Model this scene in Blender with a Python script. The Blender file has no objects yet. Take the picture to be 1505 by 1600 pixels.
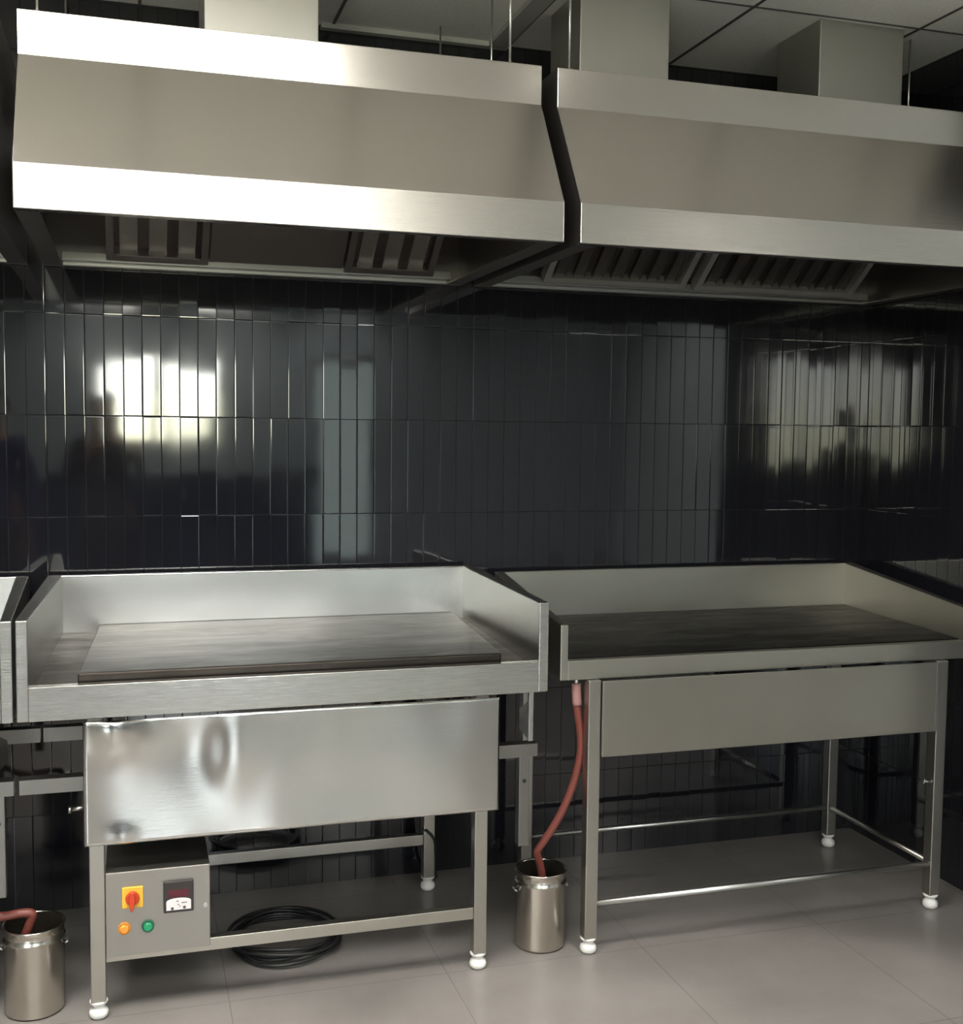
import bpy, bmesh, math, random
from mathutils import Vector, Matrix
random.seed(7)
C = bpy.context.scene.collection
PI = math.pi

# ------------------------------------------------------------------ helpers
def box(bm, x0, x1, y0, y1, z0, z1, mi=0):
    vs = [bm.verts.new(p) for p in ((x0,y0,z0),(x1,y0,z0),(x1,y1,z0),(x0,y1,z0),(x0,y0,z1),(x1,y0,z1),(x1,y1,z1),(x0,y1,z1))]
    for f in ((3,2,1,0),(4,5,6,7),(0,1,5,4),(1,2,6,5),(2,3,7,6),(3,0,4,7)):
        bm.faces.new([vs[i] for i in f]).material_index = mi
def hexa(bm, pts, mi=0):
    """8 points: bottom ring 4 then top ring 4"""
    vs = [bm.verts.new(p) for p in pts]
    for f in ((3,2,1,0),(4,5,6,7),(0,1,5,4),(1,2,6,5),(2,3,7,6),(3,0,4,7)):
        bm.faces.new([vs[i] for i in f]).material_index = mi
def prism_x(bm, prof, x0, x1, mi=0):
    """closed (y,z) outline pushed along x"""
    a = [bm.verts.new((x0,y,z)) for y,z in prof]; b = [bm.verts.new((x1,y,z)) for y,z in prof]
    n = len(prof)
    bm.faces.new(a).material_index = mi; bm.faces.new(b[::-1]).material_index = mi
    for i in range(n):
        j = (i+1) % n
        bm.faces.new((a[j],a[i],b[i],b[j])).material_index = mi
def prism_y(bm, prof, y0, y1, mi=0):
    """closed (x,z) outline pushed along y"""
    a = [bm.verts.new((x,y0,z)) for x,z in prof]; b = [bm.verts.new((x,y1,z)) for x,z in prof]
    n = len(prof)
    bm.faces.new(a[::-1]).material_index = mi; bm.faces.new(b).material_index = mi
    for i in range(n):
        j = (i+1) % n
        bm.faces.new((a[i],a[j],b[j],b[i])).material_index = mi
def tube(bm, pts, r, n=12, caps=True, mi=0):
    pts = [Vector(p) for p in pts]; rs = r if isinstance(r,(list,tuple)) else [r]*len(pts)
    rings = []; up = None
    for i,p in enumerate(pts):
        t = (pts[min(i+1,len(pts)-1)] - pts[max(i-1,0)]).normalized()
        if up is None:
            up = t.orthogonal().normalized()
        up = (up - t*up.dot(t)).normalized(); s = t.cross(up)
        rings.append([bm.verts.new(p + (up*math.cos(2*PI*k/n) + s*math.sin(2*PI*k/n))*rs[i]) for k in range(n)])
    for a,b in zip(rings, rings[1:]):
        for k in range(n):
            f = bm.faces.new((a[k],a[(k+1)%n],b[(k+1)%n],b[k])); f.smooth = True; f.material_index = mi
    if caps:
        bm.faces.new(rings[0][::-1]).material_index = mi; bm.faces.new(rings[-1]).material_index = mi
def lathe(bm, prof, n=40, cx=0, cy=0, close=False, mi=0):
    rings = []
    for r,z in prof:
        if r < 1e-5: rings.append([bm.verts.new((cx,cy,z))])
        else: rings.append([bm.verts.new((cx+r*math.cos(2*PI*k/n), cy+r*math.sin(2*PI*k/n), z)) for k in range(n)])
    for a,b in zip(rings, rings[1:]):
        for k in range(n):
            q = [a[k%len(a)], a[(k+1)%len(a)], b[(k+1)%len(b)], b[k%len(b)]]
            q2 = []
            for v in q:
                if v not in q2: q2.append(v)
            if len(q2) > 2:
                f = bm.faces.new(q2); f.smooth = True; f.material_index = mi
def smooth_path(pts, n=10):
    pts = [Vector(p) for p in pts]; P = [pts[0]*2-pts[1]] + pts + [pts[-1]*2-pts[-2]]
    out = []
    for i in range(1, len(P)-2):
        for k in range(n):
            t = k/n; a,b,c,d = P[i-1],P[i],P[i+1],P[i+2]
            out.append(0.5*((2*b) + (c-a)*t + (2*a-5*b+4*c-d)*t*t + (3*b-a-3*c+d)*t**3))
    out.append(pts[-1]); return out

def obj(name, bm, mats, parent=None, bevel=0.0, seg=2):
    bmesh.ops.recalc_face_normals(bm, faces=bm.faces)
    me = bpy.data.meshes.new(name); bm.to_mesh(me); bm.free()
    for m in (mats if isinstance(mats,(list,tuple)) else [mats]): me.materials.append(m)
    o = bpy.data.objects.new(name, me); C.objects.link(o)
    if parent is not None: o.parent = parent
    if bevel:
        b = o.modifiers.new('bevel','BEVEL'); b.width = bevel; b.segments = seg; b.limit_method = 'ANGLE'; b.angle_limit = math.radians(35)
        b.harden_normals = False
    return o
def tag(o, label, cat, group=None, kind=None):
    o['label'] = label; o['category'] = cat
    if group: o['group'] = group
    if kind: o['kind'] = kind
    return o
def thing(name, label, cat, loc=(0,0,0), group=None):
    o = bpy.data.objects.new(name, None); C.objects.link(o); o.location = loc; o.empty_display_size = .1
    return tag(o, label, cat, group)
def struct(name, bm, mats, bevel=0):
    o = obj(name, bm, mats, None, bevel); o['kind'] = 'structure'; return o
def dup(root, loc, label, group=None):
    r = root.copy(); C.objects.link(r); r.location = loc; r['label'] = label
    if group: r['group'] = group
    for ch in list(root.children):
        c = ch.copy(); C.objects.link(c); c.parent = r
        for g in list(ch.children):
            d = g.copy(); C.objects.link(d); d.parent = c
    return r
NB = bmesh.new

# ------------------------------------------------------------------ materials
class N:
    def __init__(s, name):
        s.m = bpy.data.materials.new(name); s.m.use_nodes = True; s.t = s.m.node_tree
        s.p = s.t.nodes['Principled BSDF']
    def n(s, typ, **kw):
        x = s.t.nodes.new(typ)
        for k,v in kw.items():
            if k.startswith('i_'): x.inputs[k[2:].replace('_',' ')].default_value = v
            else: setattr(x, k, v)
        return x
    def l(s, a, b): s.t.links.new(a, b)
    def math(s, op, a, b=None, c=None, clamp=False):
        x = s.t.nodes.new('ShaderNodeMath'); x.operation = op; x.use_clamp = clamp
        for i,v in enumerate((a,b,c)):
            if v is None: continue
            if isinstance(v,(int,float)): x.inputs[i].default_value = v
            else: s.l(v, x.inputs[i])
        return x.outputs[0]
    def set(s, **kw):
        for k,v in kw.items(): s.p.inputs[k.replace('_',' ')].default_value = v
    def mix(s, fac, a, b):
        x = s.t.nodes.new('ShaderNodeMix'); x.data_type = 'RGBA'
        if isinstance(fac,(int,float)): x.inputs[0].default_value = fac
        else: s.l(fac, x.inputs[0])
        for i,v in ((6,a),(7,b)):
            if isinstance(v, tuple): x.inputs[i].default_value = (*v,1)
            else: s.l(v, x.inputs[i])
        return x.outputs[2]
    def ramp(s, fac, stops):
        x = s.t.nodes.new('ShaderNodeValToRGB'); e = x.color_ramp.elements
        while len(e) < len(stops): e.new(.5)
        for k,(p,c) in enumerate(stops): e[k].position = p; e[k].color = (*c,1) if isinstance(c,tuple) else (c,c,c,1)
        s.l(fac, x.inputs[0]); return x.outputs[0]

def plain(name, col, rough=.5, metal=0, spec=.5):
    m = N(name); m.set(Base_Color=(*col,1), Roughness=rough, Metallic=metal, Specular_IOR_Level=spec); return m.m

def steel(name, col=(.60,.585,.55), rough=.3, axis='x', brush=.12, dent=0.0, dent_scale=5, wear=.25, mottle=.06):
    """stainless sheet: brushed grain running along one axis, faint wear marks, optional sheet buckling"""
    m = N(name); tc = m.n('ShaderNodeTexCoord').outputs['Object']
    mp = m.n('ShaderNodeMapping'); m.l(tc, mp.inputs[0])
    mp.inputs['Scale'].default_value = {'x':(2,260,260),'z':(260,260,2),'y':(260,2,260)}[axis]
    g = m.n('ShaderNodeTexNoise', i_Scale=3.0, i_Detail=2.0, i_Roughness=.6); m.l(mp.outputs[0], g.inputs['Vector'])
    w = m.n('ShaderNodeTexNoise', i_Scale=2.2, i_Detail=3.0, i_Roughness=.5); m.l(tc, w.inputs['Vector'])
    r = m.ramp(w.outputs['Fac'], ((.25,max(rough-.03,.03)),(.8,rough+wear*.2)))
    m.l(r, m.p.inputs['Roughness'])
    dark = tuple(c*(1-mottle*3) for c in col)
    m.l(m.mix(m.ramp(w.outputs['Fac'], ((.3,0.0),(.8,1.0))), col, dark), m.p.inputs['Base Color'])
    b = m.n('ShaderNodeBump', i_Strength=brush, i_Distance=.002); m.l(g.outputs['Fac'], b.inputs['Height'])
    if dent:
        d = m.n('ShaderNodeTexNoise', i_Scale=dent_scale, i_Detail=1.0, i_Roughness=.4); m.l(tc, d.inputs['Vector'])
        b2 = m.n('ShaderNodeBump', i_Strength=1.0, i_Distance=dent); m.l(d.outputs['Fac'], b2.inputs['Height'])
        m.l(b2.outputs[0], b.inputs['Normal'])
    m.l(b.outputs[0], m.p.inputs['Normal'])
    m.set(Metallic=1.0); return m.m

def tile_mat(name, axis):
    """tall narrow black glazed tiles, rounded edges, dark joints, each tile set a hair out of plane"""
    m = N(name); pos = m.n('ShaderNodeNewGeometry'); sx = m.n('ShaderNodeSeparateXYZ'); m.l(pos.outputs['Position'], sx.inputs[0])
    PW, PH = .0575, .3165
    off = .037 if axis == 'X' else .03
    u = m.math('DIVIDE', m.math('SUBTRACT', sx.outputs[axis], off), PW)
    v = m.math('DIVIDE', m.math('SUBTRACT', sx.outputs['Z'], 1.5805-5*PH), PH)
    fu = m.math('FRACT', u); fv = m.math('FRACT', v)
    du = m.math('MULTIPLY', m.math('MINIMUM', fu, m.math('SUBTRACT', 1.0, fu)), PW)
    dv = m.math('MULTIPLY', m.math('MINIMUM', fv, m.math('SUBTRACT', 1.0, fv)), PH)
    d = m.math('MINIMUM', du, dv)
    h0 = m.math('SMOOTH_MIN', m.math('DIVIDE', d, .0030), 1.0, .5)
    cell = m.n('ShaderNodeCombineXYZ'); m.l(m.math('FLOOR', u), cell.inputs[0]); m.l(m.math('FLOOR', v), cell.inputs[1])
    wn = m.n('ShaderNodeTexWhiteNoise'); m.l(cell.outputs[0], wn.inputs[0])
    h = m.math('MULTIPLY', h0, m.math('MULTIPLY_ADD', m.math('POWER', wn.outputs['Value'], 2.0), .85, .15))
    bump = m.n('ShaderNodeBump', i_Strength=.22, i_Distance=.0013); m.l(h, bump.inputs['Height'])
    sub = m.n('ShaderNodeVectorMath', operation='SUBTRACT'); m.l(wn.outputs['Color'], sub.inputs[0]); sub.inputs[1].default_value = (.5,.5,.5)
    sc = m.n('ShaderNodeVectorMath', operation='SCALE'); m.l(sub.outputs[0], sc.inputs[0]); sc.inputs['Scale'].default_value = .010
    ad = m.n('ShaderNodeVectorMath', operation='ADD'); m.l(bump.outputs[0], ad.inputs[0]); m.l(sc.outputs[0], ad.inputs[1])
    no = m.n('ShaderNodeVectorMath', operation='NORMALIZE'); m.l(ad.outputs[0], no.inputs[0]); m.l(no.outputs[0], m.p.inputs['Normal'])
    joint = m.math('LESS_THAN', d, .0009)
    m.l(m.mix(joint, (.011,.011,.0145), (.008,.008,.009)), m.p.inputs['Base Color'])
    sm = m.n('ShaderNodeTexNoise', i_Scale=4.0, i_Detail=4.0); m.l(pos.outputs['Position'], sm.inputs['Vector'])
    m.l(m.math('ADD', m.math('MULTIPLY', joint, .4), m.ramp(sm.outputs['Fac'], ((.3,.03),(.75,.09)))), m.p.inputs['Roughness'])
    m.l(m.math('SUBTRACT', .9, m.math('MULTIPLY', joint, .75)), m.p.inputs['Specular IOR Level']); return m.m

def floor_mat():
    m = N('floor_tiles'); pos = m.n('ShaderNodeNewGeometry'); sx = m.n('ShaderNodeSeparateXYZ'); m.l(pos.outputs['Position'], sx.inputs[0])
    PT = .61
    fu = m.math('FRACT', m.math('DIVIDE', m.math('SUBTRACT', sx.outputs['X'], .85-6.1), PT))
    fv = m.math('FRACT', m.math('DIVIDE', m.math('SUBTRACT', sx.outputs['Y'], 2.46-12.2), PT))
    d = m.math('MULTIPLY', m.math('MINIMUM', m.math('MINIMUM', fu, m.math('SUBTRACT',1.0,fu)), m.math('MINIMUM', fv, m.math('SUBTRACT',1.0,fv))), PT)
    joint = m.math('LESS_THAN', d, .0010)
    a = m.n('ShaderNodeTexNoise', i_Scale=2.2, i_Detail=6.0, i_Roughness=.6); m.l(pos.outputs['Position'], a.inputs['Vector'])
    b = m.n('ShaderNodeTexNoise', i_Scale=120.0, i_Detail=2.0); m.l(pos.outputs['Position'], b.inputs['Vector'])
    base = m.ramp(a.outputs['Fac'], ((.3,(.18,.166,.156)),(.7,(.225,.21,.197))))
    base = m.mix(m.math('MULTIPLY', b.outputs['Fac'], .25), base, (.15,.135,.127))
    m.l(m.mix(joint, base, (.125,.115,.108)), m.p.inputs['Base Color'])
    m.l(m.ramp(a.outputs['Fac'], ((.2,.20),(.8,.26))), m.p.inputs['Roughness'])
    bump = m.n('ShaderNodeBump', i_Strength=.3, i_Distance=.001); m.l(m.math('SMOOTH_MIN', m.math('DIVIDE', d, .003), 1.0, .3), bump.inputs['Height'])
    m.l(bump.outputs[0], m.p.inputs['Normal']); m.set(Specular_IOR_Level=.45); return m.m

def ceil_mat():
    m = N('ceiling_board'); pos = m.n('ShaderNodeNewGeometry')
    a = m.n('ShaderNodeTexNoise', i_Scale=90.0, i_Detail=3.0); m.l(pos.outputs['Position'], a.inputs['Vector'])
    m.l(m.ramp(a.outputs['Fac'], ((.35,(.84,.85,.84)),(.65,(.90,.91,.90)))), m.p.inputs['Base Color'])
    m.set(Roughness=.85); return m.m

def plate_mat(name, lo, hi, r0, r1, metal=1.0):
    m = N(name); tc = m.n('ShaderNodeTexCoord').outputs['Object']
    mp = m.n('ShaderNodeMapping'); m.l(tc, mp.inputs[0]); mp.inputs['Scale'].default_value = (2.0,9,9)
    a = m.n('ShaderNodeTexNoise', i_Scale=1.6, i_Detail=9.0, i_Roughness=.72, i_Distortion=.8); m.l(mp.outputs[0], a.inputs['Vector'])
    m.l(m.ramp(a.outputs['Fac'], ((.35,lo),(.68,hi))), m.p.inputs['Base Color'])
    m.l(m.ramp(a.outputs['Fac'], ((.35,r1),(.68,r0))), m.p.inputs['Roughness'])
    b = m.n('ShaderNodeBump', i_Strength=.06, i_Distance=.002); m.l(a.outputs['Fac'], b.inputs['Height']); m.l(b.outputs[0], m.p.inputs['Normal'])
    m.set(Metallic=metal); return m.m

def emit(name, col, s):
    m = N(name); m.set(Base_Color=(*col,1), Emission_Color=(*col,1), Emission_Strength=s); return m.m

M_hood   = steel('hood_steel', (.66,.63,.58), .23, 'x', .09, wear=.12, mottle=.02)
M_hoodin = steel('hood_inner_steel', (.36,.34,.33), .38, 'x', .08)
M_gut    = steel('gutter_steel', (.44,.435,.43), .34, 'x', .06)
M_slat   = steel('baffle_steel', (.62,.60,.57), .34, 'z', .06)
M_duct   = steel('duct_steel', (.52,.51,.47), .48, 'z', .06, mottle=.05)
M_tray   = steel('tray_steel', (.68,.67,.63), .22, 'x', .16, dent=.005, dent_scale=3.0, wear=.3, mottle=.05)
M_splash = steel('splashback_steel', (.84,.83,.80), .26, 'z', .10, dent=.014, dent_scale=2.4, wear=.2, mottle=.04)
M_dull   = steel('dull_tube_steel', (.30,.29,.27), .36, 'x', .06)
M_apron  = steel('apron_steel', (.66,.66,.64), .15, 'x', .07, dent=.016, dent_scale=2.8, wear=.2, mottle=.03)
M_tray_dark = plate_mat('dark_tray_steel', (.03,.027,.023), (.065,.058,.05), .38, .6, .3)  # near-black mottled colour for the tray floor
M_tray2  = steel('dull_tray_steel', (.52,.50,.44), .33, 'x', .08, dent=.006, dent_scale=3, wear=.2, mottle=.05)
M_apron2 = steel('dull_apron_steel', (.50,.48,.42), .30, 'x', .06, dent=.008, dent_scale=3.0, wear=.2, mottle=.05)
M_leg    = steel('leg_steel', (.55,.53,.48), .30, 'z', .08)
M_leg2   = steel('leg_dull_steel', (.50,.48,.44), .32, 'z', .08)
M_rail   = steel('rail_steel', (.56,.54,.48), .30, 'x', .06)
M_box    = steel('control_box_steel', (.44,.42,.385), .42, 'x', .03, mottle=.02)
M_bucket = steel('bucket_steel', (.62,.58,.52), .20, 'x', .03, mottle=.02)
M_plate1 = plate_mat('worn_griddle_plate', (.052,.045,.040), (.088,.077,.068), .30, .40)
M_plate2 = plate_mat('seasoned_griddle_plate', (.012,.011,.010), (.026,.023,.021), .34, .5)
M_tileX  = tile_mat('black_tile_back', 'X')
M_tileY  = tile_mat('black_tile_side', 'Y')
M_floor  = floor_mat()
M_ceil   = ceil_mat()
M_tbar   = plain('ceiling_grid_dark', (.09,.09,.09), .5)
M_tbarw  = plain('ceiling_grid_white', (.42,.42,.41), .5)
M_wallw  = plain('plaster', (.55,.60,.63), .8)
M_wallg  = plain('grey_plaster', (.24,.24,.24), .7)
M_wallr  = plain('blue_grey_plaster', (.34,.38,.41), .75)
M_galv   = plain('galvanised_frame', (.36,.36,.345), .45, .4)
M_bucket_in    = plain('dark_inside', (.02,.017,.014), .3)  # near-black colour for the bucket interior
M_white  = plain('white_plastic', (.80,.79,.76), .35)
M_black  = plain('black_rubber', (.012,.012,.013), .42)
M_hose   = plain('red_brown_hose', (.20,.055,.042), .4)
M_clamp  = plain('clear_pink_sleeve', (.42,.22,.215), .3)
M_rod    = plain('rod_steel', (.62,.62,.6), .35, 1)
M_yel    = plain('yellow_plastic', (.80,.48,.05), .35)
M_red    = plain('red_plastic', (.55,.05,.015), .32)
M_green  = plain('green_lens', (.02,.30,.13), .25)
M_green_d= plain('green_bezel', (.01,.10,.05), .35)
M_orange = plain('orange_lens', (.85,.30,.04), .25)
M_orange_d=plain('orange_bezel', (.55,.22,.03), .35)
M_meter  = plain('meter_black', (.035,.028,.028), .4)
M_disp   = plain('meter_display', (.09,.008,.018), .12)
M_face   = plain('meter_face', (.80,.76,.77), .35)
M_ink    = plain('meter_ink', (.10,.08,.085), .5)
M_lamp   = emit('lamp_diffuser', (1.0,.97,.905), 11.0)
m_ = N('frosted_glass'); tr = m_.n('ShaderNodeBsdfTranslucent'); tr.inputs[0].default_value = (.27,.29,.30,1)
m_.l(tr.outputs[0], m_.t.nodes['Material Output'].inputs[0]); M_frost = m_.m
M_frame  = plain('window_aluminium', (.35,.36,.37), .4, .6)

# ------------------------------------------------------------------ measures of the room
YW, XR, ZC = 3.8164, 2.70, 2.853          # tiled back wall, right wall, ceiling
XE, YE = 5.6, 2.70                           # unseen bay added so the right hood mirrors pale plaster
XL, YB = -5.2, -5.0                        # unseen left wall, wall behind the camera

bm = NB(); box(bm, XL-.1, XE+.1, YB-.1, YW+.12, -.12, 0); struct('floor', bm, M_floor)
bm = NB(); box(bm, XL-.1, XR+.1, YW, YW+.12, 0, ZC+.1); struct('wall_back', bm, M_tileX)
bm = NB(); box(bm, XR, XR+.12, YE, YW, 0, ZC+.1); struct('wall_right', bm, M_tileY)
bm = NB(); box(bm, XR+.12, XE, YE, YE+.12, 0, ZC+.1); struct('wall_added_bay_front', bm, M_wallw)
bm = NB(); box(bm, XE, XE+.12, YB, YE, 0, ZC+.1); struct('wall_added_bay_right', bm, M_wallw)
bm = NB(); box(bm, XL-.12, XL, YB, YW, 0, ZC+.1); struct('wall_left', bm, M_wallg)
bm = NB(); box(bm, XL-.1, XE+.1, YB-.1, YW+.12, ZC, ZC+.1); struct('ceiling', bm, M_ceil)
# wall behind the camera with two window openings
W1 = (-.30, .93, 1.38, 2.26)               # x0,x1,z0,z1
D1 = (1.86, 2.62, 2.30)                    # door beside the small window
W2 = (-4.4, -2.2, 1.15, 2.5)
bm = NB()
def wallpiece(x0,x1,z0,z1): box(bm, x0,x1, YB-.12, YB, z0, z1)
wallpiece(XL, W2[0], 0, ZC); wallpiece(W2[0], W2[1], 0, W2[2]); wallpiece(W2[0], W2[1], W2[3], ZC)
wallpiece(W2[1], W1[0], 0, ZC); wallpiece(W1[0], W1[1], 0, W1[2]); wallpiece(W1[0], W1[1], W1[3], ZC); wallpiece(W1[1], D1[0], 0, ZC); wallpiece(D1[0], D1[1], D1[2], ZC); wallpiece(D1[1], XE, 0, ZC)
struct('wall_rear', bm, M_wallr)
def window(name, w, mull):
    x0,x1,z0,z1 = w; bm = NB(); y0,y1 = YB-.09, YB-.03
    box(bm,x0,x0+.05,y0,y1,z0,z1); box(bm,x1-.05,x1,y0,y1,z0,z1); box(bm,x0+.05,x1-.05,y0,y1,z0,z0+.05); box(bm,x0+.05,x1-.05,y0,y1,z1-.05,z1)
    for k in range(1,mull+1):
        x = x0+(x1-x0)*k/(mull+1); box(bm,x-.025,x+.025,y0,y1,z0+.05,z1-.05)
    return struct(name, bm, M_frame)
window('window_1', W1, 1); window('window_2', W2, 3)

bm = NB(); box(bm,D1[0],D1[0]+.06,YB-.09,YB-.03,0,D1[2]); box(bm,D1[1]-.06,D1[1],YB-.09,YB-.03,0,D1[2]); box(bm,D1[0]+.06,D1[1]-.06,YB-.09,YB-.03,D1[2]-.06,D1[2]); box(bm,D1[0]+.06,D1[1]-.06,YB-.09,YB-.03,0,.12)
door = struct('door_1', bm, M_frame)
bm = NB(); box(bm,D1[0]+.06,D1[1]-.06,YB-.064,YB-.056,.12,D1[2]-.06); obj('frosted_pane', bm, M_frost, door)
# ceiling grid: recessed joints every 0.6 m, slim bars
n = 0
GX = [1.24+.6*k for k in range(-10,8)]; GY = [3.225-.6*k for k in range(0,14)]
bm = NB()
for x in GX:
    if XL < x < XE: box(bm, x-.005, x+.005, YB, YW if x < XR else YE, ZC-.0025, ZC+.001)
for y in GY: box(bm, XL, XR if y > YE else XE, y-.004, y+.004, ZC-.0022, ZC+.001)
struct('trim_1', bm, M_tbar)
bm = NB(); box(bm, .60, 1.235, YW-.028, YW, ZC-.016, ZC); struct('trim_2', bm, M_tbarw)
bm = NB(); box(bm, 1.165, 1.228, 2.4, YW-.02, ZC-.016, ZC); struct('trim_3', bm, M_tbarw)

# ------------------------------------------------------------------ extraction hoods
YT, YL, YR = 3.013, 2.825, 3.808           # top band front, lip front, rear
Z0, Z1, Z2, Z3 = 2.037, 2.140, 2.433, 2.538
def make_hood(name, label, x0, x1, filters, blanks, group):
    """x0,x1: local sides; origin at the left rear bottom corner"""
    t = thing(name, label, 'extraction hood', (x0, YR, Z0), group)
    W = x1-x0; T = .004
    def Y(y): return y-YR
    def Z(z): return z-Z0
    # folded front sheet with returns and the two side cheeks, top and back
    bm = NB()
    prof = [(Y(YT),Z(Z3)),(Y(YT),Z(Z2)),(Y(YL),Z(Z1)),(Y(YL),0),(Y(YL)+.03,0),(Y(YL)+.03,T),(Y(YL)+T,T),(Y(YL)+T,Z(Z1)-.002),(Y(YT)+T,Z(Z2)-.002),(Y(YT)+T,Z(Z3))]
    prism_x(bm, prof, 0, W)
    obj('front_panel', bm, M_hood, t, .003)
    for s,(a,b) in enumerate(((0.0,T),(W-T,W))):
        bm = NB()
        prism_x(bm, [(Y(YT)+T,Z(Z3)),(Y(YT)+T,Z(Z2)),(Y(YL)+T,Z(Z1)),(Y(YL)+T,.001),(0,.001),(0,Z(Z3))], a+.0005, b-.0005)
        # bottom return flange of the cheek
        if s == 0: box(bm, T, .055, Y(YL)+.03, -.01, .001, .005)
        else: box(bm, W-.055, W-T, Y(YL)+.03, -.01, .001, .005)
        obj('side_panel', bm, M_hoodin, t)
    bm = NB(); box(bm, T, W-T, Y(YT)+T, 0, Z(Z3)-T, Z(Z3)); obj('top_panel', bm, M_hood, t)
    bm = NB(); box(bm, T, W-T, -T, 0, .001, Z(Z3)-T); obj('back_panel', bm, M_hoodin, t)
    # rear gutter: double rail
    bm = NB()
    box(bm, .055, W-.055, -.03, -T, .001, .008); box(bm, .055, W-.055, -.036, -.03, .001, .014)
    box(bm, .055, W-.055, -.078, -.036, .010, .014); box(bm, .055, W-.055, -.084, -.078, .010, .036)
    obj('grease_gutter', bm, M_gut, t, .0015)
    # filter bank leaning from the gutter up to the front
    A = Vector((0, Y(3.715), Z(2.066))); B = Vector((0, Y(3.37), Z(2.34)))
    d = (B-A).normalized(); L = (B-A).length; nrm = Vector((0, -d.z, d.y)) * -1
    def P(x,s,h): return (x, A.y+d.y*s+nrm.y*h, A.z+d.z*s+nrm.z*h)
    def slab(bm, xa, xb, s0, s1, h0, h1, mi=0):
        hexa(bm, [P(xa,s0,h0),P(xb,s0,h0),P(xb,s1,h0),P(xa,s1,h0),P(xa,s0,h1),P(xb,s0,h1),P(xb,s1,h1),P(xa,s1,h1)], mi)
    for fa,fb,cnt,bright in filters:
        fa -= x0; fb -= x0
        bm = NB()
        w = .022
        slab(bm, fa, fa+w, 0, L, -.02, .02); slab(bm, fb-w, fb, 0, L, -.02, .02)
        slab(bm, fa+w, fb-w, 0, w, -.02, .02); slab(bm, fa+w, fb-w, L-w, L, -.02, .02)
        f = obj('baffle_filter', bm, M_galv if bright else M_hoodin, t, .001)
        bm = NB(); p = (fb-fa-2*w)/cnt
        for k in range(cnt):
            c = fa+w+p*(k+.5)
            slab(bm, c-p*.27, c+p*.27, w, L-w, .004, .010)
            slab(bm, c-p*.30, c-p*.27, w, L-w, -.008, .010); slab(bm, c+p*.27, c+p*.30, w, L-w, -.008, .010)
        obj('baffle', bm, M_hoodin if bright else M_slat, f)
    for fa,fb in blanks:
        fa -= x0; fb -= x0
        bm = NB(); slab(bm, fa, fb, 0, L, -.004, .0)
        slab(bm, fa, fb, .075, .078, .0, .012); slab(bm, fa+.002, fb-.002, .004, .072, .0005, .006)
        b = obj('blank_panel', bm, M_hoodin, t, .001)
        if fb-fa > .3:
            bm = NB(); c = (fa+fb)/2
            pts = [P(c-.06,.012,.0), P(c-.045,.03,.03), P(c+.045,.03,.03), P(c+.06,.012,.0)]
            tube(bm, pts, .007, 8); obj('panel_handle', bm, M_black, b)
    # hanging lugs on the top edge
    return t
HX = (-.249, 1.0781)
hoodA = make_hood('extraction_hood', 'brightly lit stainless hood over the griddle with the control box', HX[0], HX[1],
                  [(-.065,.235,3,False),(.662,.955,3,False)], [(.24,.657)], 'stainless wall hoods')
hoodB = make_hood('extraction_hood', 'wide dull stainless hood over the black griddle, in the right corner', 1.1238, 2.690,
                  [(1.34,1.865,7,True),(1.905,2.545,8,True)], [], 'stainless wall hoods')
dup(hoodA, (HX[0]-1.3731, YR, Z0), 'stainless hood cut off by the left edge of the photo')

# ducts from the hood tops through the ceiling
def duct(x0, x1, y0, y1, label):
    t = thing('exhaust_duct', label, 'duct', ((x0+x1)/2, (y0+y1)/2, Z3), 'exhaust ducts above the hoods')
    hx, hy, h = (x1-x0)/2, (y1-y0)/2, ZC-Z3
    bm = NB(); box(bm, -hx, hx, -hy, hy, 0.001, h-.0005); obj('duct_body', bm, M_duct, t, .003)
    bm = NB()
    box(bm, -hx-.012, hx+.012, -hy-.012, -hy, .001, .004); box(bm, -hx-.012, hx+.012, hy, hy+.012, .001, .004)
    box(bm, -hx-.012, -hx, -hy, hy, .001, .004); box(bm, hx, hx+.012, -hy, hy, .001, .004)
    obj('duct_flange', bm, M_duct, t)
duct(.200, .507, 3.246, 3.497, 'square steel exhaust duct rising from the bright left hood')
duct(1.279, 1.568, 3.246, 3.497, 'square steel exhaust duct nearer the gap between the two hoods')
duct(2.089, 2.398, 3.246, 3.497, 'square steel exhaust duct nearest the right wall')

def rod(x, y, label, r=.0035):
    bm = NB(); tube(bm, [(0,0,0),(0,0,ZC-Z3-.002)], r, 10)
    lathe(bm, [(0,.0005),(r*2.2,.0005),(r*2.2,.006),(r,.006)], 6)
    o = obj('hanger_rod', bm, M_rod); o.location = (x,y,Z3+.0005)
    tag(o, label, 'hanger rod', 'threaded rods holding up the hoods')
rod(.993, 3.035, 'thin bright steel rod at the front right end of the bright hood')
rod(1.165, 3.035, 'thin bright steel rod at the left end of the right hood')
rod(-.205, 3.035, 'thin bright steel rod at the front left end of the bright hood')
rod(-.172, 3.72, 'thin grey rod behind, at the left end of the bright hood', .003)
rod(.973, 3.70, 'thin grey rod behind the bright hood, in front of the ceiling tile, left of two', .0032)
rod(1.054, 3.40, 'thin grey rod behind the right end of the bright hood', .003)
rod(2.478, 3.32, 'thin grey rod right of the corner exhaust duct', .0035)

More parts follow.
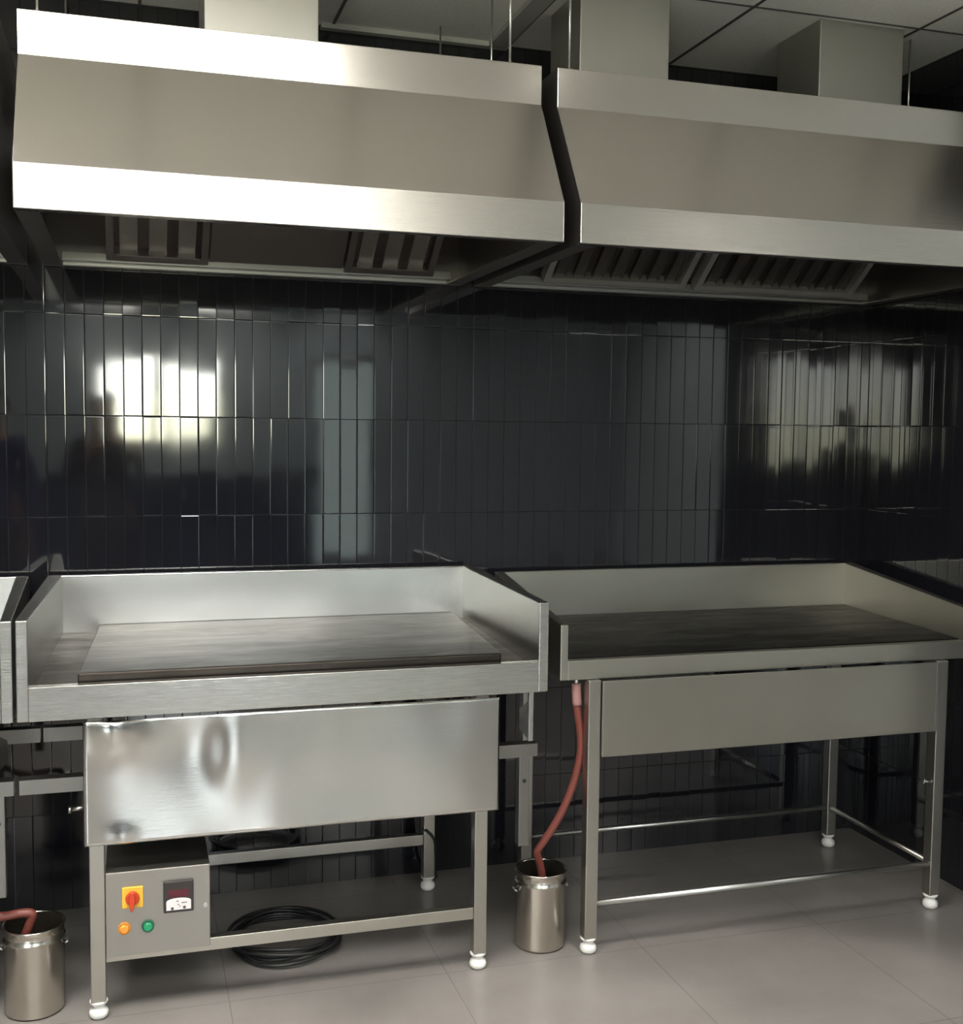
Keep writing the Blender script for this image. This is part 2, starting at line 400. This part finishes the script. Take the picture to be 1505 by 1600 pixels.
# ------------------------------------------------------------------ griddles
def foot(parent, x, y, mi=M_white):
    bm = NB()
    lathe(bm, [(0,.0),(.017,.0),(.0235,.006),(.025,.014),(.0225,.023),(.015,.028),(.013,.034),(.020,.037),(.0235,.043),(.0235,.046),(0,.046)], 20, x, y)
    return obj('foot', bm, mi, parent)
def leg(parent, x, y, z1, m, w=.019):
    bm = NB(); box(bm, x-w, x+w, y-w, y+w, .046, z1); l = obj('leg', bm, m, parent, .0025)
    foot(l, x, y); return l

def make_griddle():
    X0 = -.2805; Xo = 0.0
    t = thing('griddle', 'griddle with worn grey plate, dented apron and control box below', 'griddle', (X0, 3.044, 0), 'stainless commercial griddles')
    def x(v): return v-X0
    def y(v): return v-3.044
    zb, zt, zsf, zsr = .8055, .893, 1.063, 1.087
    XA, XB = -.2805, 1.1345
    # side walls: folded sheets, thicker towards the front flange
    for (xo, xf, xr_, ro) in ((XA, XA+.029, -.205, XA+.03), (XB, XB-.029, 1.081, XB-.015)):
        bm = NB()
        hexa(bm, [(x(xo),y(3.044),zb),(x(xf),y(3.044),zb),(x(xr_),y(3.755),zb),(x(ro),y(3.755),zb),
                  (x(xo),y(3.044),zsf),(x(xf),y(3.044),zsf),(x(xr_),y(3.755),zsr),(x(ro),y(3.755),zsr)])
        obj('side_wall', bm, M_tray, t, .003)
    bm = NB(); box(bm, x(-.24), x(1.11), y(3.748), y(3.766), zb, zsr); box(bm, x(-.24), x(1.11), y(3.740), y(3.748), zsr-.004, zsr)
    obj('splashback', bm, M_splash, t, .002)
    bm = NB()
    prism_x(bm, [(y(3.044),zb),(y(3.044),zt),(y(3.074),zt),(y(3.074),zt-.003),(y(3.047),zt-.003),(y(3.047),zb+.003),(y(3.085),zb+.003),(y(3.085),zb)], x(XA+.0285), x(XB-.0285))
    obj('front_rim', bm, M_tray, t, .002)
    bm = NB()
    hexa(bm, [(x(XA+.0285),y(3.047),.855),(x(XB-.0285),y(3.047),.855),(x(1.086),y(3.748),.895),(x(-.21),y(3.748),.895),
              (x(XA+.0285),y(3.047),.868),(x(XB-.0285),y(3.047),.868),(x(1.086),y(3.748),.908),(x(-.21),y(3.748),.908)])
    obj('tray', bm, M_tray_dark, t)
    bm = NB()
    hexa(bm, [(x(-.137),y(3.092),.862),(x(1.01),y(3.092),.862),(x(1.045),y(3.742),.90),(x(-.10),y(3.742),.90),
              (x(-.137),y(3.092),.914),(x(1.01),y(3.092),.914),(x(1.045),y(3.742),.930),(x(-.10),y(3.742),.930)])
    obj('cooking_plate', bm, [M_plate1], t, .005, 3)
    # apron: thin sheet, buckled, with folded bottom
    bm = NB()
    NX, NZ = 110, 36; ax0, ax1, az0, az1 = -.1245, .9935, .4695, .7955
    grid = []
    for j in range(NZ+1):
        row = []
        for i in range(NX+1):
            u, v = i/NX, j/NZ
            e = min(1, min(u,1-u)*9)*min(1, v*4+.15)
            bulge = (.0045*math.exp(-(((u-.082)/.028)**2+((v-.065)/.085)**2)) + .018*math.exp(-(((u-.065)/.05)**2+((v-.95)/.16)**2))
                     + .006*math.exp(-(((u-.10)/.07)**2+((v-.86)/.2)**2)) - .009*math.exp(-(((u-.26)/.09)**2+((v-.72)/.3)**2))
                      + .008*math.exp(-(((u-.33)/.05)**2+((v-.7)/.35)**2))
                     - .005*math.exp(-(((u-.65)/.2)**2+((v-.5)/.5)**2)) + .002*math.sin(u*17+v*2)*.4)
            row.append(bm.verts.new((x(ax0+(ax1-ax0)*u), y(3.0545-bulge), az0+(az1-az0)*v)))
        grid.append(row)
    for j in range(NZ):
        for i in range(NX):
            f = bm.faces.new((grid[j][i],grid[j][i+1],grid[j+1][i+1],grid[j+1][i])); f.smooth = True
    a = obj('apron', bm, M_apron, t)
    so = a.modifiers.new('sheet','SOLIDIFY'); so.thickness = .0015; so.offset = -1
    lz = .80
    for lx, ly, mm in ((-.0947,3.081,M_leg),(.9455,3.081,M_leg),(-.0947,3.669,M_leg2),(.9455,3.669,M_leg2)):
        leg(t, x(lx), y(ly), lz, mm)
    # lower rails between the legs
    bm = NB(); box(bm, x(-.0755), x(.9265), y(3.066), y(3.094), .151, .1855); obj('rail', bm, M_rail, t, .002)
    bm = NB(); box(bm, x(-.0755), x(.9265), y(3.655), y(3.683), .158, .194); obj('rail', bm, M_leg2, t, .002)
    # square bearer tubes under the tray, longer than the apron
    def sqtube(x0,x1,y0,y1,z0,z1,m):
        bm = NB(); w = .002
        for (a,b,c,d) in ((y0,y1,z1-w,z1),(y0,y1,z0,z0+w),(y0,y0+w,z0+w,z1-w),(y1-w,y1,z0+w,z1-w)): box(bm, x(x0),x(x1),y(a),y(b),c,d)
        return obj('bearer_tube', bm, m, t)
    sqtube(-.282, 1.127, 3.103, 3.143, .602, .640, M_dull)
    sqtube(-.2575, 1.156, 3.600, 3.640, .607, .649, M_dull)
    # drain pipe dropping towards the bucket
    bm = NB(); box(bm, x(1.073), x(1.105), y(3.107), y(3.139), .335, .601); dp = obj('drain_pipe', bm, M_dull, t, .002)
    bm = NB(); tube(bm, [(x(1.089),y(3.1065),.53),(x(1.089),y(3.105),.53)], .006, 10); obj('bolt', bm, M_black, dp)
    # drain chute below the right front corner
    bm = NB()
    box(bm, x(1.0835), x(1.0975), y(3.060), y(3.072), .660, .8058)
    hexa(bm, [(x(1.0845),y(3.0715),.662),(x(1.0875),y(3.0715),.662),(x(1.1055),y(3.20),.665),(x(1.1025),y(3.20),.665),
              (x(1.0845),y(3.0715),.775),(x(1.0875),y(3.0715),.775),(x(1.1055),y(3.20),.722),(x(1.1025),y(3.20),.722)])
    obj('drain_chute', bm, M_tray, t, .003)
    # side lug on the left
    bm = NB(); tube(bm, [(x(-.16),y(3.13),.545),(x(-.12),y(3.13),.55)], .006, 10); tube(bm, [(x(-.166),y(3.13),.545),(x(-.158),y(3.13),.545)], .010, 10)
    obj('gas_nipple', bm, M_leg2, t)
    # control box
    bm = NB(); box(bm, x(-.0745), x(.1905), y(3.062), y(3.30), .1655, .3905); cb = obj('control_box', bm, M_box, t, .002)
    YF = y(3.062)
    def disc(bm, cx, cz, r, y0, y1, n=28, r2=None):
        r2 = r if r2 is None else r2
        a = [bm.verts.new((x(cx)+r*math.cos(2*PI*k/n), y0, cz+r*math.sin(2*PI*k/n))) for k in range(n)]
        b = [bm.verts.new((x(cx)+r2*math.cos(2*PI*k/n), y1, cz+r2*math.sin(2*PI*k/n))) for k in range(n)]
        bm.faces.new(a); bm.faces.new(b[::-1])
        for k in range(n): bm.faces.new((a[k],a[(k+1)%n],b[(k+1)%n],b[k]))
    bm = NB(); box(bm, x(-.034), x(.0195), YF-.006, YF-.0003, .293, .350); sw = obj('isolator_switch', bm, M_yel, cb, .0025)
    bm = NB(); disc(bm, -.0075, .3205, .0185, YF-.0063, YF-.018, r2=.0165)
    prism_y(bm, [(x(-.0075)-.0065,.345),(x(-.0075)+.0045,.345),(x(-.0075)+.0075,.3205),(x(-.0075)+.001,.293),(x(-.0075)-.0045,.293),(x(-.0075)-.0085,.3205)], YF-.032, YF-.0185)
    obj('switch_knob', bm, M_red, cb, .002)
    bm = NB(); box(bm, x(.0705), x(.1475), YF-.010, YF-.0003, .2705, .3555)
    obj('temperature_controller', bm, M_meter, cb, .003)
    bm = NB(); box(bm, x(.083), x(.135), YF-.0112, YF-.0103, .313, .333); obj('display', bm, M_disp, cb)
    bm = NB()
    arc = [(x(.0775),.2785),(x(.1405),.2785),(x(.1405),.3015)] + [(x(.109)+.0315*math.cos(a), .3015+.009*math.sin(a)) for a in [PI*k/12 for k in range(1,12)]] + [(x(.0775),.3015)]
    prism_y(bm, arc, YF-.0114, YF-.0103)
    obj('dial_face', bm, M_face, cb)
    bm = NB()
    for (cx,cz,r) in ((.0925,.2835,.0038),(.1235,.2845,.0038)): disc(bm, cx, cz, r, YF-.0116, YF-.0135)
    for (cx,cz,w) in ((.106,.302,.003),(.121,.297,.0045),(.108,.293,.002),(.112,.288,.0015),(.128,.2975,.002)): box(bm, x(cx)-w, x(cx)+w, YF-.0119, YF-.0116, cz-.0012, cz+.0012)
    obj('dial_mark', bm, M_ink, cb)
    for nm,cx,cz,ml,md in (('orange_indicator',-.0285,.240,M_orange,M_orange_d),('green_indicator',.0305,.2395,M_green,M_green_d)):
        bm = NB(); disc(bm, cx, cz, .0165, YF-.0003, YF-.007, r2=.0155); b = obj('indicator_lamp', bm, md, cb); b['label'] = nm.replace('_',' ')+' lamp'
        bm = NB(); disc(bm, cx, cz, .0125, YF-.0071, YF-.0135, r2=.0095); obj('lens', bm, ml, cb, .0015)
    bm = NB(); disc(bm, .1785, .2795, .006, YF-.0003, YF-.004); obj('lock', bm, M_rod, cb, .001)
    return t
gA = make_griddle()

def make_griddle_black():
    X0, Y0 = 1.187, 3.0845
    t = thing('griddle', 'dull steel griddle with black plate and open frame in the right corner', 'griddle', (X0, Y0, 0), 'stainless commercial griddles')
    def x(v): return v-X0
    def y(v): return v-Y0
    zb, zt, zsf, zsr = .825, .882, .9885, 1.0615
    XA, XB = 1.187, 2.622
    for (xo,xf,xr_,ro) in ((XA,XA+.024,XA+.045,XA+.012),(XB,XB-.024,2.593,2.632)):
        bm = NB()
        hexa(bm, [(x(xo),0,zb),(x(xf),0,zb),(x(xr_),y(3.755),zb),(x(ro),y(3.755),zb),
                  (x(xo),0,zsf),(x(xf),0,zsf),(x(xr_),y(3.755),zsr),(x(ro),y(3.755),zsr)])
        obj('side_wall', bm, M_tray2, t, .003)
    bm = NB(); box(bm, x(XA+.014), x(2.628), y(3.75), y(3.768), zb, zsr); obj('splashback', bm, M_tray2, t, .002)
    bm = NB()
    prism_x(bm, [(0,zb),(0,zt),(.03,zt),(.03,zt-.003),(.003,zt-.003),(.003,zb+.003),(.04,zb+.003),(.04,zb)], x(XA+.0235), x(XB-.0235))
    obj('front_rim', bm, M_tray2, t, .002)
    bm = NB()
    hexa(bm, [(x(XA+.0235),y(3.115),.862),(x(XB-.0235),y(3.115),.862),(x(2.594),y(3.75),.88),(x(XA+.044),y(3.75),.88),
              (x(XA+.0235),y(3.115),.884),(x(XB-.0235),y(3.115),.884),(x(2.594),y(3.75),.904),(x(XA+.044),y(3.75),.904)])
    obj('cooking_plate', bm, M_plate2, t, .002)
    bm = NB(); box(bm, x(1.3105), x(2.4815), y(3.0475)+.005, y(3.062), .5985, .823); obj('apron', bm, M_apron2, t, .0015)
    bm = NB(); box(bm, x(2.466), x(2.4735), y(3.0475)+.0035, y(3.0475)+.0048, .60, .822); obj('apron_seam', bm, M_leg2, t)
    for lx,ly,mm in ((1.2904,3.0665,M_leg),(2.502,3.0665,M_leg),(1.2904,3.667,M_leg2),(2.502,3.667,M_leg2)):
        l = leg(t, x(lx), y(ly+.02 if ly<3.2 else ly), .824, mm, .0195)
    r = .0095
    for (p,q,m) in (((1.309,3.0825,.1487),(2.483,3.0825,.1487),M_rod),((1.309,3.667,.1487),(2.483,3.667,.1487),M_rod),
                  ((2.502,3.106,.1487),(2.502,3.648,.1487),M_leg2)):
        bm = NB(); tube(bm, [(x(p[0]),y(p[1]),p[2]),(x(q[0]),y(q[1]),q[2])], r, 12); obj('rail', bm, m, t)
    # small bolt on the front right leg, drain stub under the left end
    bm = NB(); tube(bm, [(x(2.4825),y(3.09),.42),(x(2.462),y(3.09),.425)], .004, 8); tube(bm, [(x(2.462),y(3.09),.425),(x(2.456),y(3.09),.427)], .009, 8); obj('bolt', bm, M_rod, t)
    bm = NB(); tube(bm, [(x(1.2515),y(3.12),.8245),(x(1.2515),y(3.12),.80)], .009, 12); obj('drain_stub', bm, M_rod, t)
    return t
gB = make_griddle_black()
dup(gA, (-.2805-1.4225, 3.044, 0), 'stainless griddle cut off by the left edge of the photo')

# ------------------------------------------------------------------ oil buckets
def bucket(label, loc):
    t = thing('oil_bucket', label, 'bucket', loc, 'stainless drip buckets')
    R, Hh = .0765, .235
    bm = NB()
    lathe(bm, [(0,.003),(R-.012,.003),(R-.004,.001),(R,.008),(R,.194),(R+.002,.197),(R+.002,.202),(R-.0005,.205),(R-.0005,.228),(R+.002,.231),(R+.002,Hh),(R-.001,Hh+.001),(R-.003,Hh-.002)], 56)
    lathe(bm, [(R-.003,Hh-.002),(R-.003,.20),(R-.003,.012),(0,.010)], 56, mi=1)
    obj('bucket_body', bm, [M_bucket, M_bucket_in], t)
    for s in (-1,1):
        bm = NB(); tube(bm, [(s*(R+.001),-.012,.175),(s*(R+.007),-.012,.178),(s*(R+.007),.012,.178),(s*(R+.001),.012,.175)], .0028, 8); obj('ear', bm, M_rod, t)
    return t
bucket('round stainless bucket between the two griddles, catching the red hose', (1.171, 3.18, 0))
bucket('round stainless bucket at the lower left corner, beside the control box', (-.258, 3.175, 0))

# hoses
bm = NB()
path = smooth_path([(1.2515,3.12,.792),(1.255,3.12,.74),(1.2685,3.122,.66),(1.272,3.125,.60),(1.262,3.13,.535),(1.243,3.135,.47),(1.215,3.145,.40),(1.180,3.158,.335),(1.160,3.168,.300),(1.156,3.173,.285),(1.168,3.178,.245),(1.178,3.18,.20)], 8)
tube(bm, path, .0118, 14)
h = obj('drain_hose', bm, M_hose); tag(h, 'red-brown drain hose hanging from the black griddle into the middle bucket', 'hose', 'red drain hoses')
bm = NB(); tube(bm, smooth_path([(1.2515,3.12,.807),(1.2525,3.12,.78),(1.2555,3.12,.742)],4), .0142, 14); obj('hose_sleeve', bm, M_clamp, h)
bm = NB()
tube(bm, smooth_path([(-.95,3.30,.806),(-.945,3.29,.66),(-.86,3.25,.50),(-.68,3.20,.39),(-.52,3.18,.33),(-.43,3.175,.285),(-.345,3.17,.263),(-.29,3.165,.267),(-.262,3.165,.262),(-.268,3.17,.235),(-.285,3.175,.19)],8), .0118, 14)
h2 = obj('drain_hose', bm, M_hose); tag(h2, 'red-brown hose end drooping into the lower left bucket', 'hose', 'red drain hoses')

# black cable coil on the floor and the short cable on the rear leg
bm = NB(); pts = []
for k in range(0, 5*48+1):
    a = 2*PI*k/48; q = k/48
    r = .155 + .014*math.sin(q*2.1) + .006*math.sin(3*a+q)
    pts.append((r*1.0*math.cos(a)+.008*math.sin(q*4), r*1.0*math.sin(a)+.006*math.cos(q*3), .008+.007*q+.003*math.sin(2*a+q*5)))
tube(bm, pts, .0058, 8)
c = obj('cable_coil', bm, M_black); c.location = (.43,3.39,0); tag(c, 'black cable coiled on the floor under the left griddle', 'cable')
bm = NB(); tube(bm, smooth_path([(.925,3.66,.215),(.94,3.645,.205),(.962,3.643,.175),(.968,3.655,.12),(.972,3.68,.05),(.975,3.72,.007),(1.0,3.76,.007)],6), .005, 8)
c2 = obj('power_cable', bm, M_black); tag(c2, 'short black cable looped over the rear right leg of the left griddle', 'cable')

# ------------------------------------------------------------------ square ceiling lamps; those by the rear wall and in the bay are added
def ceiling_lamp(x0, y0, label):
    t = thing('ceiling_lamp', label, 'ceiling lamp', (x0+.3, y0+.3, ZC), 'square ceiling lamps')
    bm = NB()
    for (a,b,c,d) in ((-.295,.295,-.295,-.275),(-.295,.295,.275,.295),(-.295,-.275,-.275,.275),(.275,.295,-.275,.275)): box(bm,a,b,c,d,-.012,-.003)
    obj('lamp_frame', bm, M_tbarw, t)
    bm = NB(); box(bm, -.275,.275,-.275,.275,-.009,-.003); obj('diffuser', bm, M_lamp, t)
for xx,yy,l in ((-1.16,2.025,'square ceiling lamp alone at the left, nearest the hoods'),
              (-1.16,1.425,'square ceiling lamp leftmost in the row of three near the hoods'),(-.56,1.425,'square ceiling lamp second from left in the row near the hoods'),(.04,1.425,'square ceiling lamp third from left in the row near the hoods'),
              (-.56,-.975,'square ceiling lamp left in the row of three behind the camera'),(.04,-.975,'square ceiling lamp middle in the row of three behind the camera'),(.64,-.975,'square ceiling lamp right in the row of three behind the camera'),
              (-.56,-4.575,'added square lamp lighting the rear wall by the small window, left of two'),(.64,-4.575,'added square lamp lighting the rear wall by the small window, right of two'),(1.84,-4.575,'added square lamp lighting the rear wall above the glazed door'),(4.24,-3.375,'added square fill lamp in the right bay, near the rear wall'),(4.24,1.425,'added square fill lamp in the right bay, left of the pair by its front wall'),(4.84,1.425,'added square fill lamp in the right bay, right of the pair by its front wall')):  # this line's lamps are added to brighten the rear wall, bay and ceiling
    ceiling_lamp(xx,yy,l)

# dark cabinets below the small window, mirrored faintly in the tiles
M_navy = plain('navy_laminate', (.02,.035,.07), .4); M_top = plain('grey_worktop', (.16,.17,.18), .35)
def cabinet(x0, label):
    t = thing('base_cabinet', label, 'cabinet', (x0+.45, YB+.32, 0), 'navy base cabinets')
    bm = NB(); box(bm,-.447,.447,-.30,.28,.10,1.06); box(bm,-.42,.42,-.28,.22,.001,.10); obj('carcass', bm, M_navy, t, .003)
    bm = NB(); box(bm,-.447,.447,-.31,.31,1.061,1.10); obj('worktop', bm, M_top, t, .003)
    for s_ in (-1,1):
        bm = NB(); a_,b_ = sorted((s_*.004, s_*.44)); box(bm,a_,b_,.281,.30,.12,1.05); d_ = obj('door', bm, M_navy, t, .002)
        bm = NB(); tube(bm,[(s_*.05,.301,.80),(s_*.05,.325,.80),(s_*.05,.325,.94),(s_*.05,.301,.94)],.006,8); obj('handle', bm, M_rod, d_)
for x0,l in ((-1.75,'navy base cabinet left of the small window'),(-.85,'navy base cabinet under the left end of the small window'),(.05,'navy base cabinet under the right end of the small window'),(.95,'navy base cabinet beside the glazed door')):
    cabinet(x0, l)

# ------------------------------------------------------------------ people standing behind the camera (seen mirrored in the tiles)
M_skin = plain('skin', (.22,.115,.07), .5); M_hair = plain('black_hair', (.012,.01,.009), .6)
M_shirtA = plain('charcoal_shirt', (.035,.035,.04), .8); M_shirtB = plain('navy_shirt', (.025,.03,.085), .8); M_trous = plain('dark_trousers', (.02,.02,.024), .8)
def skin_mesh(name, verts, edges, mat, parent, root=0, sub=2):
    me = bpy.data.meshes.new(name); me.from_pydata([v[:3] for v in verts], edges, []); me.materials.append(mat)
    o = bpy.data.objects.new(name, me); C.objects.link(o); o.parent = parent
    sk = o.modifiers.new('skin','SKIN'); sk.use_smooth_shade = True
    su = o.modifiers.new('subdivision','SUBSURF'); su.levels = sub; su.render_levels = sub
    for i,v in enumerate(verts):
        d = me.skin_vertices[0].data[i]; d.radius = (v[3], v[4] if len(v) > 4 else v[3]); d.use_root = (i == root)
    return o
def person(label, loc, rz, shirt, arms):
    t = thing('person', label, 'person', loc); t.rotation_euler.z = rz
    V = [(0,0,.95,.125,.10),(0,.0,1.15,.115,.085),(0,.005,1.34,.14,.095),(0,.0,1.46,.06,.06),(0,.012,1.53,.052,.056),(0,.022,1.585,.062,.080),(0,.015,1.655,.074,.092),(0,.005,1.715,.058,.07),
         (0,.115,1.632,.011),(0,.10,1.655,.012)]
    E_ = [(0,1),(1,2),(2,3),(3,4),(4,5),(5,6),(6,7),(6,9),(9,8)]
    for s in (-1,1):
        b = len(V)
        V += [(s*.095,0,.88,.085),(s*.105,.015,.52,.056),(s*.105,-.01,.30,.05),(s*.105,-.025,.09,.036),(s*.115,.05,.04,.036,.03),(s*.12,.14,.03,.03,.022)]
        E_ += [(0,b)] + [(b+k,b+k+1) for k in range(5)]
        b = len(V); sh, el, wr, hd = arms[s]
        V += [(*sh,.055),(*el,.042),(*wr,.027),(*hd,.040,.018)]
        E_ += [(2,b),(b,b+1),(b+1,b+2),(b+2,b+3)]
        h = Vector(hd); f = (h-Vector(wr)).normalized(); side = f.cross(Vector((0,0,1)));
        if side.length < .3: side = Vector((1,0,0))
        side.normalize(); nn = side.cross(f)
        for k,(o_,l_) in enumerate(((-.030,.062),(-.010,.072),(.010,.068),(.029,.052))):
            c = len(V); p0 = h+f*.030+side*o_; p1 = p0+f*l_*.55-nn*.008; p2 = p1+f*l_*.4-nn*.028
            V += [(*p0,.0095),(*p1,.0088),(*p2,.0078)]; E_ += [(b+3,c),(c,c+1),(c+1,c+2)]
        c = len(V); p0 = h-f*.005-side*.045*s; p1 = p0+f*.035-side*.02*s-nn*.012
        V += [(*p0,.0115),(*p1,.009)]; E_ += [(b+3,c),(c,c+1)]
    skin_mesh('body', V, E_, M_skin, t)
    T = [(0,0,.97,.14,.112),(0,0,1.15,.13,.10),(0,.005,1.34,.155,.11),(0,.002,1.45,.085,.075),(0,0,.88,.145,.118)]
    TE = [(0,1),(1,2),(2,3),(0,4)]
    for s in (-1,1):
        b = len(T); sh, el, wr, hd = [Vector(q) for q in arms[s]]
        T += [(*sh,.068),(*el,.054),(*(wr.lerp(el,.12)),.038)]; TE += [(2,b),(b,b+1),(b+1,b+2)]
    skin_mesh('shirt', T, TE, shirt, t, 0)
    T = [(0,0,.95,.132,.108)]; TE = []
    for s in (-1,1):
        b = len(T); T += [(s*.095,0,.86,.098),(s*.105,.015,.52,.07),(s*.105,-.02,.10,.056)]; TE += [(0,b),(b,b+1),(b+1,b+2)]
    skin_mesh('trousers', T, TE, M_trous, t, 0)
    for s in (-1,1): skin_mesh('shoe', [(s*.105,-.05,.045,.043,.04),(s*.112,.05,.042,.045,.036),(s*.12,.16,.032,.04,.028)], [(0,1),(1,2)], M_black, t)
    skin_mesh('hair', [(0,-.035,1.66,.075,.085),(0,-.005,1.725,.072,.075),(0,.05,1.735,.055,.04)], [(0,1),(1,2)], M_hair, t)
    for s in (-1,1): skin_mesh('ear', [(s*.072,.0,1.64,.012,.018),(s*.078,-.006,1.665,.012,.016)], [(0,1)], M_skin, t, 0, 1)
    return t
person('person in charcoal shirt and dark trousers, both hands raised in front', (-.16,-.42,0), 0, M_shirtA,
       {-1:((-.185,0,1.42),(-.235,.09,1.17),(-.085,.28,1.36),(-.03,.33,1.42)), 1:((.185,0,1.42),(.245,.10,1.18),(.225,.28,1.36),(.19,.33,1.42))})
person('person in navy shirt and dark trousers, arms hanging at the sides', (-.83,-.25,0), .25, M_shirtB,
       {-1:((-.185,0,1.42),(-.235,-.02,1.13),(-.235,.04,.87),(-.235,.06,.79)), 1:((.185,0,1.42),(.235,-.02,1.13),(.235,.04,.87),(.235,.06,.79))})

# unseen spots added to brighten the floor in front of the griddles
M_spot = emit('fill_lens', (1.0,.95,.88), 6.0)
for xx,l in ((-1.05,'round recessed downlight leftmost, added to brighten the walkway'),(-.22,'round recessed downlight second from left, added to brighten the walkway'),(.60,'round recessed downlight third from left, added to brighten the walkway'),(1.42,'round recessed downlight rightmost, added to brighten the walkway')):
    t = thing('fill_light', l, 'fill_light', (xx, 2.12, ZC), 'added fill spots over the walkway')
    bm = NB(); lathe(bm, [(.042,-.003),(.042,-.010),(.060,-.010),(.064,-.003),(.042,-.003)], 32); obj('trim_ring', bm, M_white, t)
    bm = NB(); lathe(bm, [(0,-.005),(.0415,-.005),(.0415,-.003),(0,-.003)], 32); obj('lens', bm, M_spot, t)
    L = bpy.data.lights.new('fill_beam','SPOT'); L.energy = 55; L.color = (1.0,.95,.88); L.spot_size = math.radians(45); L.spot_blend = .25; L.shadow_soft_size = .04
    o = bpy.data.objects.new('fill_beam', L); C.objects.link(o); o.parent = t; o.location = (0,0,-.02)

# ------------------------------------------------------------------ daylight
w = bpy.data.worlds.new('World'); bpy.context.scene.world = w; w.use_nodes = True
nt = w.node_tree; bg = nt.nodes['Background']
tc = nt.nodes.new('ShaderNodeTexCoord'); sp = nt.nodes.new('ShaderNodeSeparateXYZ'); nt.links.new(tc.outputs['Generated'], sp.inputs[0])
rp = nt.nodes.new('ShaderNodeValToRGB'); nt.links.new(sp.outputs['Z'], rp.inputs[0])
e = rp.color_ramp.elements; e[0].position = 0.0; e[0].color = (.84,.85,.62,1); e[1].position = .10; e[1].color = (.86,.95,.98,1)
k = e.new(.03); k.color = (.97,.98,.86,1)
nz = nt.nodes.new('ShaderNodeTexNoise'); nz.inputs['Scale'].default_value = 9; nz.inputs['Detail'].default_value = 4; nt.links.new(tc.outputs['Generated'], nz.inputs['Vector'])
mx = nt.nodes.new('ShaderNodeMix'); mx.data_type = 'RGBA'; mx.blend_type = 'MULTIPLY'; mx.inputs[0].default_value = .55
nt.links.new(rp.outputs[0], mx.inputs[6]); nt.links.new(nz.outputs['Fac'], mx.inputs[7]); nt.links.new(mx.outputs[2], bg.inputs[0])
bg.inputs[1].default_value = 13.0
for i,ww in enumerate((W1,W2)):
    L = bpy.data.lights.new('window_portal','AREA'); L.shape = 'RECTANGLE'; L.size = ww[1]-ww[0]; L.size_y = ww[3]-ww[2]; L.cycles.is_portal = True
    o = bpy.data.objects.new('window_portal', L); C.objects.link(o); o.location = ((ww[0]+ww[1])/2, YB-.10, (ww[2]+ww[3])/2)
    o.rotation_euler = (PI/2,0,0)

# ------------------------------------------------------------------ camera
yaw, pit, roll, fpx, H = math.radians(16.98716), math.radians(4.08229), math.radians(.64741), 1795.716, 1.55
cy_,sy_,cp,spn = math.cos(yaw),math.sin(yaw),math.cos(pit),math.sin(pit)
fwd = Vector((sy_*cp, cy_*cp, -spn)); r0 = Vector((cy_,-sy_,0)); u0 = r0.cross(fwd)
rt = r0*math.cos(roll)+u0*math.sin(roll); up = u0*math.cos(roll)-r0*math.sin(roll)
cam = bpy.data.cameras.new('camera'); co = bpy.data.objects.new('camera', cam); C.objects.link(co)
co.matrix_world = Matrix(((rt.x,up.x,-fwd.x,0),(rt.y,up.y,-fwd.y,0),(rt.z,up.z,-fwd.z,H),(0,0,0,1)))
cam.sensor_fit = 'HORIZONTAL'; cam.sensor_width = 36; cam.lens = fpx/1505*36; cam.clip_start = .02
bpy.context.scene.camera = co
vs = bpy.context.scene.view_settings
vs.view_transform = 'Standard'; vs.look = 'None'; vs.gamma = 1; vs.use_curve_mapping = False; vs.exposure = 1.30
